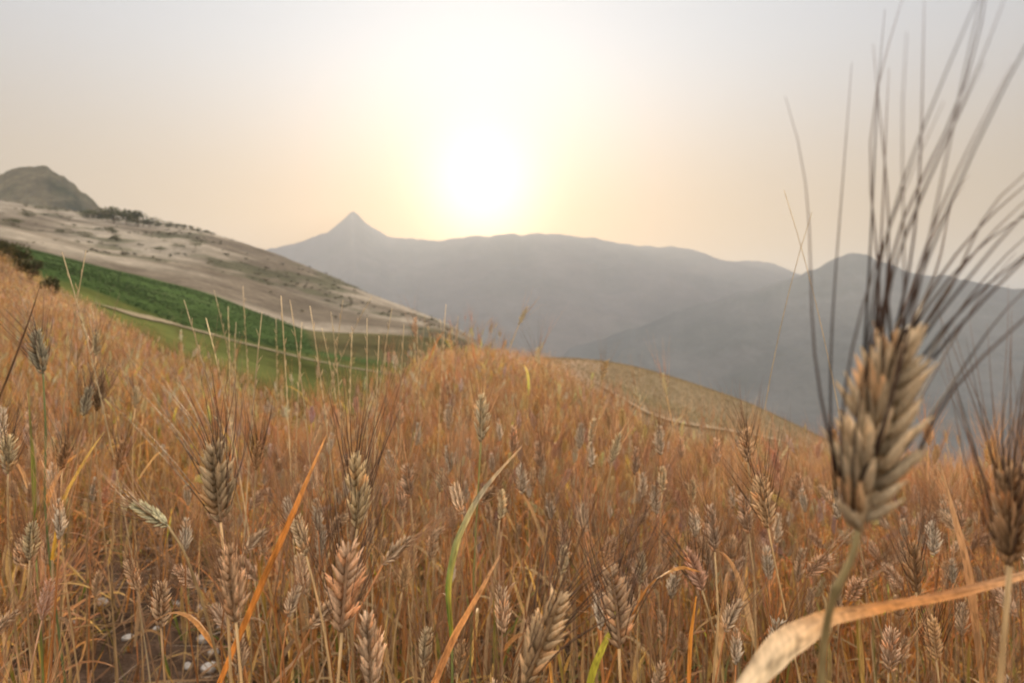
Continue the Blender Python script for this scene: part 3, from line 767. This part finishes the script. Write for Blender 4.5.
# the big ear close to the lens
hero('large pale bearded wheat ear towering over the field, with long dark awns against the sky', (858, 530), (898, 328), .21, (.68, .54, .35), (.035, .024, .02), .155, 1.0, face=.1,
     lobes=4, apl=.8, stem_pts=[((820, 760), .235), ((822, 650), .225), ((832, 596), .215), ((852, 560), .21)], awn_out=.24, bias=.46, seed=1, awn_r=.0005, per=11, stem_col=(.34, .27, .13), stem_r=.0012, curl=.35,
     root=(P(815, 900, .3)[0], .31),
     leafs=[dict(pts=[((733, 706), .25), ((782, 650), .255), ((828, 617), .262), ((880, 606), .275), ((950, 594), .29), ((1040, 570), .30)], w=[.009, .0145, .0068, .0056, .0052, .004],
                 cols=[(.62, .54, .4), (.62, .52, .37), (.55, .36, .2), (.52, .24, .08), (.5, .24, .09), (.55, .33, .17)], side=[(.35, .1, .9), (.25, .2, .9), (.1, .7, .5), (0, .9, .35), (0, .7, .5)], fold=.34, soft=1, thin=.9, cols2=[(.6, .5, .36), (.6, .46, .3), (.52, .28, .11), (.5, .21, .06), (.5, .22, .08), (.52, .3, .15)], label='broad folded dry leaf, cream outside and orange inside')])
hero('brown dense ear half cut by the frame, close behind the large ear', (1010, 566), (1018, 468), .27, (.3, .2, .125), AWN_D, .09, .8, seed=2, awn_out=.18, per=10)
hero('reddish tan ear with a clear braided pattern and dark side awns', (342, 632), (349, 542), .45, (.52, .375, .275), AWN_D, .10, 1.15, seed=3, face=.05, awn_out=.28)
hero('narrow straw ear standing beside the wide orange leaf', (236, 622), (229, 545), .47, (.46, .33, .23), AWN_B, .05, .85, seed=4, face=.2, awn_out=.15)
hero('grey-brown ear with dark awns, standing above the narrow straw ear', (221, 522), (214, 442), .5, (.33, .26, .18), AWN_D, .11, 1.05, seed=5, bias=-.22, awn_out=.25)
hero('tall whitish ear framed by two dark fans of awns', (357, 528), (364, 454), .56, (.46, .38, .26), AWN_D, .12, .85, seed=6, awn_out=.2)
hero('green-tinged ear hanging sideways on a thin bent stalk', (168, 526), (132, 500), .62, (.42, .40, .29), AWN_B, .08, .95, seed=7, bias=0, stem_pts=[((228, 700), .66), ((205, 610), .64), ((185, 552), .62)], root=(P(240, 700, .7)[0], .7), stem_col=(.42, .3, .15))
hero('pale whitish ear on its own in the middle of the field', (481, 442), (484, 394), .82, (.54, .48, .37), AWN_R, .09, .95, seed=8, stem_col=(.3, .28, .1))
hero('dark grey ear on a tall greenish stalk by the edge', (43, 374), (33, 330), .86, (.26, .24, .19), AWN_D, .09, .95, seed=9, bias=-.15, stem_col=(.22, .26, .1), stem_pts=[((44, 520), .86), ((46, 430), .86)])
hero('small grey ear, first of a close pair', (84, 416), (89, 386), 1.05, (.33, .31, .25), AWN_D, .09, .9, seed=10, bias=.1)
hero('small brown ear, second of a close pair', (97, 411), (101, 383), 1.07, (.25, .18, .11), AWN_D, .09, .9, seed=11)
hero('big slanting straw ear with dark awns sweeping up to one side', (524, 686), (563, 592), .4, (.44, .33, .22), AWN_D, .105, 1.05, seed=12, bias=.3, awn_out=.2)
hero('upright tan ear with dark awns spread to both sides', (619, 648), (616, 566), .47, (.42, .31, .22), AWN_D, .1, 1.05, seed=13, awn_out=.4)
hero('pinkish open ear leaning beside the arched orange leaf', (702, 590), (688, 548), .75, (.48, .32, .25), AWN_D, .09, 1.2, seed=14, awn_out=.45)
hero('whitish soft ear tucked against the braided reddish ear', (372, 690), (371, 612), .5, (.5, .39, .3), AWN_B, .06, .9, seed=15)
plain = [
 ('short stubby cream ear low beside the braided ear', (424, 668), (428, 628), .7, CREAM, AWN_B),
 ('straw ear low under the green and yellow leaf', (458, 672), (462, 640), .75, TAN, AWN_B),
 ('pale narrow ear just behind the tip of the green leaf', (500, 520), (506, 490), 1.0, PALE, AWN_B),
 ('cream thin ear to the side of the tall whitish ear', (440, 492), (441, 468), 1.15, CREAM, AWN_R),
 ('tan ear with splayed husks above the stubby cream ear', (402, 592), (408, 562), .95, TAN, AWN_R),
 ('pale ear peeping out above the slanting straw ear', (562, 575), (566, 545), .95, CREAM, AWN_D),
 ('grey-white ear in the dry tangle below the footpath', (612, 462), (618, 432), 1.05, PALE, AWN_R),
 ('small white ear at the crest of the near rows', (590, 442), (594, 418), 1.3, CREAM, AWN_R),
 ('cream ear with brown awns in the thick of the stalks', (662, 492), (664, 466), 1.15, CREAM, AWN_B),
 ('greyish ear close beside the cream one in the thick stalks', (690, 505), (694, 478), 1.1, GREY, AWN_B),
 ('broad tan ear with dark awns near the large ear', (768, 528), (758, 476), .75, (.44, .33, .22), AWN_D),
 ('white and rust ear standing above the broad tan ear', (748, 462), (744, 428), .95, PINK, AWN_D),
 ('dim brown ear hanging in front of the dense stalks under the large ear', (916, 592), (914, 542), .75, BROWN, AWN_D),
 ('straw ear low behind the folded dry leaf', (936, 660), (930, 618), .7, TAN, AWN_D),
 ('grey ear cut by the picture edge above the dark soil', (8, 474), (9, 434), .85, GREY, AWN_D),
 ('small grey ear high on the slope above the close pair', (96, 356), (98, 332), 1.2, GREY, AWN_D),
 ('brown ear lost among dark stalks by the edge', (62, 470), (64, 440), .95, BROWN, AWN_D),
 ('pale small ear on the slope below the stubble strip', (135, 408), (137, 386), 1.3, PALE, AWN_B),
 ('brown ear standing behind the grey-brown dark-awned ear', (256, 470), (258, 440), .95, BROWN, AWN_D),
 ('thin white husk ear leaning on the wide orange leaf', (306, 556), (294, 516), .62, WHITE, AWN_B),
 ('cream ear above the upright tan ear', (640, 585), (643, 552), .9, CREAM, AWN_B),
 ('tan ear rising by the rust leaves in the lower rows', (548, 520), (552, 492), 1.1, TAN, AWN_B),
 ('pale ear at the side of the dry leaf fold', (720, 640), (722, 606), .8, PALE, AWN_D),
 ('grey-tan ear crowded under the grey edge ear', (30, 560), (34, 522), .8, GREY, AWN_B),
 ('dull brown ear over the stony gap', (118, 470), (122, 440), 1.0, BROWN, AWN_D)]
for i, (lab, pb, pt, y, colr, aw) in enumerate(plain):
    hero(lab, pb, pt, y, colr, aw, .1, 1.0, face=random.uniform(-.6, .6), seed=40 + i, split=False, per=9, awn_out=.3, bias=random.uniform(-.12, .12))

# leafy shoots whose single leaf stands out
def shoot(label, root, leafs, stem_to, col=STRAW):
    base = np.array([root[0], root[1], float(gz(*root)) - .02]); e = empty('wheat_shoot', base, label, 'wheat shoot', 'leafy wheat shoots in the near rows')
    b = P(*stem_to[0], stem_to[1]) - base; m = MB(); n = 10
    m.add(*tube(bez((0, 0, 0), (b[0] * .2, b[1] * .2, b[2] * .6), b, n), np.linspace(.002, .0012, n), 7, col)); obj('stem', m, M_STRAW, e)
    for lf in leafs: image_leaf(e, base, **lf)
OR = (.42, .17, .042)
shoot('wide bright orange leaf slanting up between two ears', (P(215, 683, .55)[0], .55), [dict(pts=[((212, 700), .54), ((258, 592), .54), ((292, 516), .55), ((326, 436), .57)], w=[.007, .0095, .009, .002], cols=[(.5, .2, .05), OR, OR, (.5, .26, .1)], side=(1, .2, .35))], ((206, 720), .54))
shoot('green leaf with yellow edge bending to a dry tip', (P(452, 700, .62)[0], .64), [dict(pts=[((452, 640), .62), ((447, 588), .62), ((456, 540), .62), ((480, 492), .62), ((522, 446), .63)], w=[.007, .011, .0125, .009, .0015], cols=[(.1, .15, .03), (.12, .19, .035), (.24, .27, .12), (.42, .37, .24), (.5, .33, .2)], cols2=[(.4, .32, .05), (.38, .33, .06), (.34, .31, .12), (.46, .38, .24), (.5, .33, .2)], side=(1, .3, .1)),
       ], ((452, 640), .62), (.25, .27, .08))
shoot('arched orange leaf crossing the pinkish ear', (P(628, 720, .6)[0], .62), [dict(pts=[((600, 700), .6), ((620, 640), .6), ((648, 582), .6), ((680, 566), .61), ((700, 572), .62)], w=[.006, .008, .008, .006, .002], cols=[(.45, .2, .07), OR, (.52, .28, .1), (.5, .24, .08)], side=(.8, .5, .3))], ((600, 700), .6))
shoot('yellow-green low leaf by the upright tan ear', (P(590, 720, .5)[0], .52), [dict(pts=[((584, 720), .5), ((592, 672), .5), ((606, 640), .51), ((616, 622), .52)], w=[.009, .011, .008, .002], cols=[(.25, .26, .04), (.32, .3, .04), (.36, .3, .06)], side=(1, .1, .1))], ((584, 720), .5))
shoot('tan broad leaf hanging straight down behind the dry fold', (P(975, 700, .5)[0], .54), [dict(pts=[((942, 470), .5), ((956, 520), .5), ((970, 570), .5), ((978, 640), .51), ((984, 700), .52)], w=[.002, .008, .014, .011, .006], cols=[(.5, .32, .18), (.48, .27, .14), (.45, .24, .1)], side=(1, .2, 0))], ((984, 700), .52))
shoot('thin orange leaf standing below the rust-awned stalks', (P(690, 730, .6)[0], .63), [dict(pts=[((688, 710), .6), ((690, 640), .6), ((696, 596), .6)], w=[.006, .007, .002], cols=[OR, (.55, .25, .05)], side=(1, 0, .1))], ((688, 710), .6))
shoot('long rusty leaf leaning across the lower rows', (P(640, 740, .55)[0], .56), [dict(pts=[((428, 700), .5), ((452, 640), .52), ((484, 585), .54), ((500, 555), .56)], w=[.009, .010, .006, .002], cols=[(.46, .2, .07), (.5, .24, .09), (.48, .28, .14)], side=(1, .2, .2))], ((428, 700), .5))
shoot('yellow leaf rising beside the dark grey edge ear', (P(55, 600, .85)[0], .86), [dict(pts=[((52, 560), .85), ((62, 500), .85), ((88, 455), .86), ((104, 432), .87)], w=[.008, .009, .006, .002], cols=[(.5, .3, .05), (.55, .36, .07), (.5, .34, .12)], side=(1, .1, .2))], ((52, 560), .85))
shoot('green blade behind the tall whitish ear by the edge stalks', (P(40, 620, .9)[0], .92), [dict(pts=[((36, 560), .9), ((34, 470), .9), ((28, 390), .91)], w=[.010, .011, .002], cols=[(.16, .2, .04), (.2, .22, .05), (.36, .3, .1)], side=(1, 0, 0))], ((36, 560), .9), (.25, .27, .08))
shoot('dark dry leaf arching across the slope by the grey edge ear', (P(2, 420, .9)[0], .9), [dict(pts=[((-14, 430), .8), ((10, 372), .8), ((30, 318), .81), ((40, 286), .82)], w=[.005, .005, .004, .001], cols=[(.14, .08, .045), (.12, .07, .04), (.16, .09, .05)], side=(1, .2, 0))], ((-14, 430), .8))

# --- ordinary plants of the near rows: copies of a few kinds
KINDS = [
 ('straw stalk with a plain tan bearded ear in the close rows', 'tan bearded wheat stalks in the close rows'),
 ('rust-leaved wheat stalk with a browned bearded ear in the close rows', 'rust-leaved wheat stalks in the close rows'),
 ('wheat stalk with a greyish bearded ear in the close rows', 'greyish wheat stalks in the close rows'),
 ('wheat stalk with a pale cream ear and reddish awns in the close rows', 'cream wheat stalks in the close rows'),
 ('dark-awned wheat stalk with orange leaves in the close rows', 'dark-awned wheat stalks in the close rows'),
 ('slim wheat stalk with a pinkish ear in the close rows', 'pinkish wheat stalks in the close rows'),
 ('wheat stalk with a nodding dull ear in the close rows', 'nodding wheat stalks in the close rows'),
 ('wheat stalk with a dry curling leaf and small ear in the close rows', 'curl-leaved wheat stalks in the close rows')]
protos = []
for i, (lab, grp) in enumerate(KINDS):
    D = plant_template(900 + i, 0)
    e = empty('wheat_plant', (0, 0, 0), lab, 'wheat', grp)
    obj('stem', D['stem'], M_STRAW, e)
    for q in D['leaf']: obj('leaf', q, M_LEAF, e)
    er = obj('ear', D['ear'], M_EAR, e); obj('beard', D['beard'], M_AWN, er)
    protos.append(e)
def copy_tree(o, parent=None):
    c = o.copy(); COL.objects.link(c)
    if parent is not None: c.parent = parent
    for ch in list(o.children): copy_tree(ch, c)
    return c
used = [0] * len(protos)
heroes = [(512 + FP * o.location.x / max(.2, o.location.y), o.location.y) for o in COL.objects if o.name.startswith('wheat_plant') and o not in protos]
cnt = 0; tries = 0
while cnt < 250 and tries < 6000:
    tries += 1
    y = math.sqrt(random.uniform(.62 ** 2, 1.55 ** 2)); px = random.uniform(-50, 1075); x = (px - 512) / FP * y
    if random.random() > float(gapk(np.array(x), np.array(y))): continue
    if 60 < px < 235 and random.random() < .6: continue
    if y < .95 and random.random() < .5: continue
    k = random.randrange(len(protos)); o = protos[k] if used[k] == 0 else copy_tree(protos[k])
    used[k] += 1; cnt += 1
    s = random.uniform(.74, .96) if y < 1.1 else random.uniform(.76, .98)
    o.location = (x, y, float(gz(x, y))); o.scale = (s,) * 3
    o.rotation_euler = (random.gauss(0, .07), random.gauss(0, .07), random.uniform(0, 6.28))

# --- tall pale grass stems that rise above the wheat in front of the green crop
gl = [(184, 300), (206, 318), (214, 290), (228, 306), (236, 322), (243, 286), (262, 312), (276, 318), (281, 296), (290, 300), (302, 322), (310, 306), (322, 328), (331, 312), (343, 300), (352, 332), (367, 318), (379, 336), (392, 308), (404, 324), (417, 330), (425, 316), (434, 338), (446, 304), (458, 316), (470, 330), (86, 250), (62, 252), (784, 190), (812, 212), (440, 318), (372, 296)]
for i, (px, py) in enumerate(gl):
    g = np.random.default_rng(1500 + i)
    y = g.uniform(1.0, 1.9) if px < 700 else 1.2; tip = P(px, py, y)
    bx = tip[0] + g.normal(0, .16) * y * .5; by = y + g.normal(0, .05); base = np.array([bx, by, float(gz(bx, by)) - .02])
    top = tip - base; e = empty('grass_stem', base, 'thin pale straw stem rising above the wheat edge' if px < 700 and px > 100 else ('thin straw stem on the upper slope beside the shrubs' if px < 100 else 'faint hair-thin stem rising beside the large ear'), 'grass',
        'pale grass stems above the wheat' if px < 700 and px > 100 else ('straw stems on the upper slope' if px < 100 else 'hair-thin stems by the large ear'))
    m = MB(); n = 14; kk = np.array([top[0] * g.normal(.25, .3), top[1] * .3, top[2] * .62]); pts = bez((0, 0, 0), kk, top, n)
    m.add(*tube(pts, np.linspace(.0013, .0006, n) if px < 700 else np.linspace(.0012, .0005, n), 5, np.array([.62, .48, .28]) * g.uniform(.8, 1.1))); obj('stem', m, M_STRAW, e)
    s = MB()
    if px < 700:
        for q in range(9):
            t = .72 + .028 * q; p = bez((0, 0, 0), kk, top, 101)[int(t * 100)]
            s.add(*grain(p, (g.normal(0, .25), g.normal(0, .2), 1), (1, 0, 0), .016, .0015 * (1.25 - .09 * q), (.62, .48, .29), 5, 4))
        obj('seed_head', s, M_EAR, e)

# --- pale stones in the gap
st = [(192, 622, 9), (206, 642, 14), (214, 655, 10), (176, 606, 7), (163, 594, 8), (202, 610, 8), (128, 640, 8), (100, 606, 11), (156, 630, 6), (188, 668, 9), (210, 672, 15), (72, 625, 7), (220, 628, 6)]
words_ = ['flat', 'round', 'chipped', 'broad', 'small', 'lumpy', 'long', 'large', 'tiny', 'angular', 'biggest', 'greyish', 'thin']
spots = ['beside the narrow straw ear', 'in the stony gap under the sideways ear', 'under the wide orange leaf', 'at the back of the stony gap', 'behind the sideways stalk', 'near the sideways stalk foot', 'out in the dark soil of the gap', 'on the soil under the brown ears', 'in the middle of the gap', 'at the front of the stony gap', 'at the gap front by the orange leaf', 'by the dark stalks at the gap edge', 'between the straw ear and the gap']
for i, (px, py, s) in enumerate(st):
    g = np.random.default_rng(1700 + i)
    y = 1.9
    for _ in range(12):
        x = (px - 512) / FP * y; y = (ZC - float(gz(x, y))) * FP / (py - 341.5)
    r = s * 1.25 / FP * y / 2
    a = g.normal(size=(60, 3)); a /= np.linalg.norm(a, axis=1)[:, None]
    import bmesh
    bm = bmesh.new(); bmesh.ops.create_icosphere(bm, subdivisions=3, radius=1)
    v = np.array([q.co[:] for q in bm.verts]); f = np.array([[q.index for q in p.verts] for p in bm.faces]); bm.free()
    cuts = g.normal(size=(9, 3)); cuts /= np.linalg.norm(cuts, axis=1)[:, None]
    for q in cuts:
        dd = v @ q; lim = g.uniform(.62, .85); v = v - np.where(dd > lim, (dd - lim) * .9, 0)[:, None] * q
    v = v * [r * g.uniform(.9, 1.3), r * g.uniform(.8, 1.1), r * g.uniform(.6, .85)]
    x = (px - 512) / FP * y
    o = obj('stone', (v, f, np.tile(np.array([.5, .46, .4]) * g.uniform(.75, 1.05), (len(v), 1))), M_STONE)
    o.location = (x, y, float(gz(x, y)) + r * .4); o.rotation_euler = (0, 0, g.uniform(0, 6))
    tag(o, f'{words_[i]} pale stone lying {spots[i]}', 'stone', 'pale stones in the stony gap')

# ------------------------------------------------------------------ air, light, camera
hz = MB(); x0, x1, y0, y1, z0, z1 = -13200, 13200, -2700, 13200, -372, 1060
v = [(x, y, z) for z in (z0, z1) for y in (y0, y1) for x in (x0, x1)]
hz.add(v, [(0, 2, 3), (0, 3, 1), (4, 5, 7), (4, 7, 6), (0, 1, 5), (0, 5, 4), (2, 6, 7), (2, 7, 3), (0, 4, 6), (0, 6, 2), (1, 3, 7), (1, 7, 5)], (1, 1, 1))
m, nt, N, L = new_mat('haze_air'); out = N.new('ShaderNodeOutputMaterial'); pv = N.new('ShaderNodeVolumePrincipled')
pv.inputs['Color'].default_value = (.335, .39, .475, 1); pv.inputs['Density'].default_value = 1.55e-4; pv.inputs['Anisotropy'].default_value = .36
L.new(pv.outputs[0], out.inputs['Volume'])
hb = obj('haze', hz, m, smooth=False); tag(hb, 'pale warm evening haze filling the valley', None, None, 'stuff')

SUN_EL = R(12.0); SUN_AZ = math.atan((482 - 512) / FP)
w = bpy.data.worlds.new('World'); SC.world = w; w.use_nodes = True
N = w.node_tree.nodes; L = w.node_tree.links; N.clear()
sk = N.new('ShaderNodeTexSky'); sk.sky_type = 'NISHITA'; sk.sun_disc = False; sk.sun_elevation = SUN_EL; sk.sun_rotation = SUN_AZ
sk.altitude = 300; sk.air_density = 1.0; sk.dust_density = .6; sk.ozone_density = 1.0
hs = N.new('ShaderNodeHueSaturation'); hs.inputs['Saturation'].default_value = .9; hs.inputs['Value'].default_value = .43
bg = N.new('ShaderNodeBackground'); bg.inputs['Strength'].default_value = .05
wo = N.new('ShaderNodeOutputWorld')
L.new(sk.outputs[0], hs.inputs['Color'])
# added sky brightening, strongest overhead and behind the camera, as fill for the wheat
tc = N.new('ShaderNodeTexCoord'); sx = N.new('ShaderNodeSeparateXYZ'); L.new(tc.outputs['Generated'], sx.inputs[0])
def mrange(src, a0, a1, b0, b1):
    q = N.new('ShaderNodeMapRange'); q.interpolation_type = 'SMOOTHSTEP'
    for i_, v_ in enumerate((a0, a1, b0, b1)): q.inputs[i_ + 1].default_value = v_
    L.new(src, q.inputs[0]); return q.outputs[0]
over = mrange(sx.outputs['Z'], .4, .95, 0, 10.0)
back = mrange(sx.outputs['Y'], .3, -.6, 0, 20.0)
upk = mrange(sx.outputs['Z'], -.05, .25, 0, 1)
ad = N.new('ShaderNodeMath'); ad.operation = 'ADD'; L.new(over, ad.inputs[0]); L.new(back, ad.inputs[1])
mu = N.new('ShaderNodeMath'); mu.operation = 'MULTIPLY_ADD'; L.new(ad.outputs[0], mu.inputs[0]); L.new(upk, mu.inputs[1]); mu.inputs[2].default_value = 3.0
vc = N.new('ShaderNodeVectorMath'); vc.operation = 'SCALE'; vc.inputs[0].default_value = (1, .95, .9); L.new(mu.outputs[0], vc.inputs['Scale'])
va = N.new('ShaderNodeVectorMath'); va.operation = 'ADD'
hm = N.new('ShaderNodeMix'); hm.data_type = 'RGBA'
L.new(mrange(sx.outputs['Z'], .1, .44, 0, 1), hm.inputs['Factor']); hm.inputs['A'].default_value = (.92, .54, .19, 1); hm.inputs['B'].default_value = (1.15, 1.13, 1.13, 1)
ht = N.new('ShaderNodeVectorMath'); ht.operation = 'MULTIPLY'; L.new(hm.outputs['Result'], ht.inputs[1])
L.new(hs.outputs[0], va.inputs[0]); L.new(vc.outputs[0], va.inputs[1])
dt = N.new('ShaderNodeVectorMath'); dt.operation = 'DOT_PRODUCT'; L.new(tc.outputs['Generated'], dt.inputs[0])
dt.inputs[1].default_value = (math.sin(SUN_AZ) * math.cos(SUN_EL), math.cos(SUN_AZ) * math.cos(SUN_EL), math.sin(SUN_EL))
cur = va.outputs[0]
for ex, gain, colr in ((5, 1.7, (1, .97, .92)), (26, 2.3, (1, .97, .88)), (330, 9.0, (1, .96, .84))):       # the sun's aureole in dusty air; low air reddens it
    if ex > 100: L.new(cur, ht.inputs[0]); cur = ht.outputs[0]
    pw = N.new('ShaderNodeMath'); pw.operation = 'POWER'; L.new(dt.outputs['Value'], pw.inputs[0]); pw.inputs[1].default_value = ex; pw.use_clamp = True
    gs = N.new('ShaderNodeVectorMath'); gs.operation = 'SCALE'; gs.inputs[0].default_value = [q * gain for q in colr]; L.new(pw.outputs[0], gs.inputs['Scale'])
    g2 = N.new('ShaderNodeVectorMath'); g2.operation = 'ADD'; L.new(cur, g2.inputs[0]); L.new(gs.outputs[0], g2.inputs[1]); cur = g2.outputs[0]
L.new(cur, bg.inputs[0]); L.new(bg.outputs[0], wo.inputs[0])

sl = bpy.data.lights.new('sun', 'SUN'); sl.energy = 5.0; sl.angle = R(.6); sl.color = (1, .74, .46)
so = bpy.data.objects.new('sun', sl); COL.objects.link(so)
sd = Vector((math.sin(SUN_AZ) * math.cos(SUN_EL), math.cos(SUN_AZ) * math.cos(SUN_EL), math.sin(SUN_EL)))
so.rotation_euler = sd.to_track_quat('Z', 'Y').to_euler(); so.location = (0, 0, 50)

cd = bpy.data.cameras.new('camera'); cam = bpy.data.objects.new('camera', cd); COL.objects.link(cam)
cam.location = (0, 0, ZC); cam.rotation_euler = (R(90), 0, 0)
cd.lens = 24; cd.sensor_width = 36; cd.clip_start = .02; cd.clip_end = 60000
cd.dof.use_dof = True; cd.dof.focus_distance = .62; cd.dof.aperture_fstop = 9
SC.camera = cam
vs = SC.view_settings; vs.view_transform = 'Standard'; vs.look = 'None'; vs.exposure = 1.2; vs.gamma = 1; vs.use_curve_mapping = False
cy = SC.cycles
cy.use_denoising = True; cy.max_bounces = 6; cy.diffuse_bounces = 3; cy.glossy_bounces = 2; cy.transmission_bounces = 3; cy.volume_bounces = 1; cy.transparent_max_bounces = 8
cy.filter_width = 1.9; cy.sample_clamp_indirect = 6
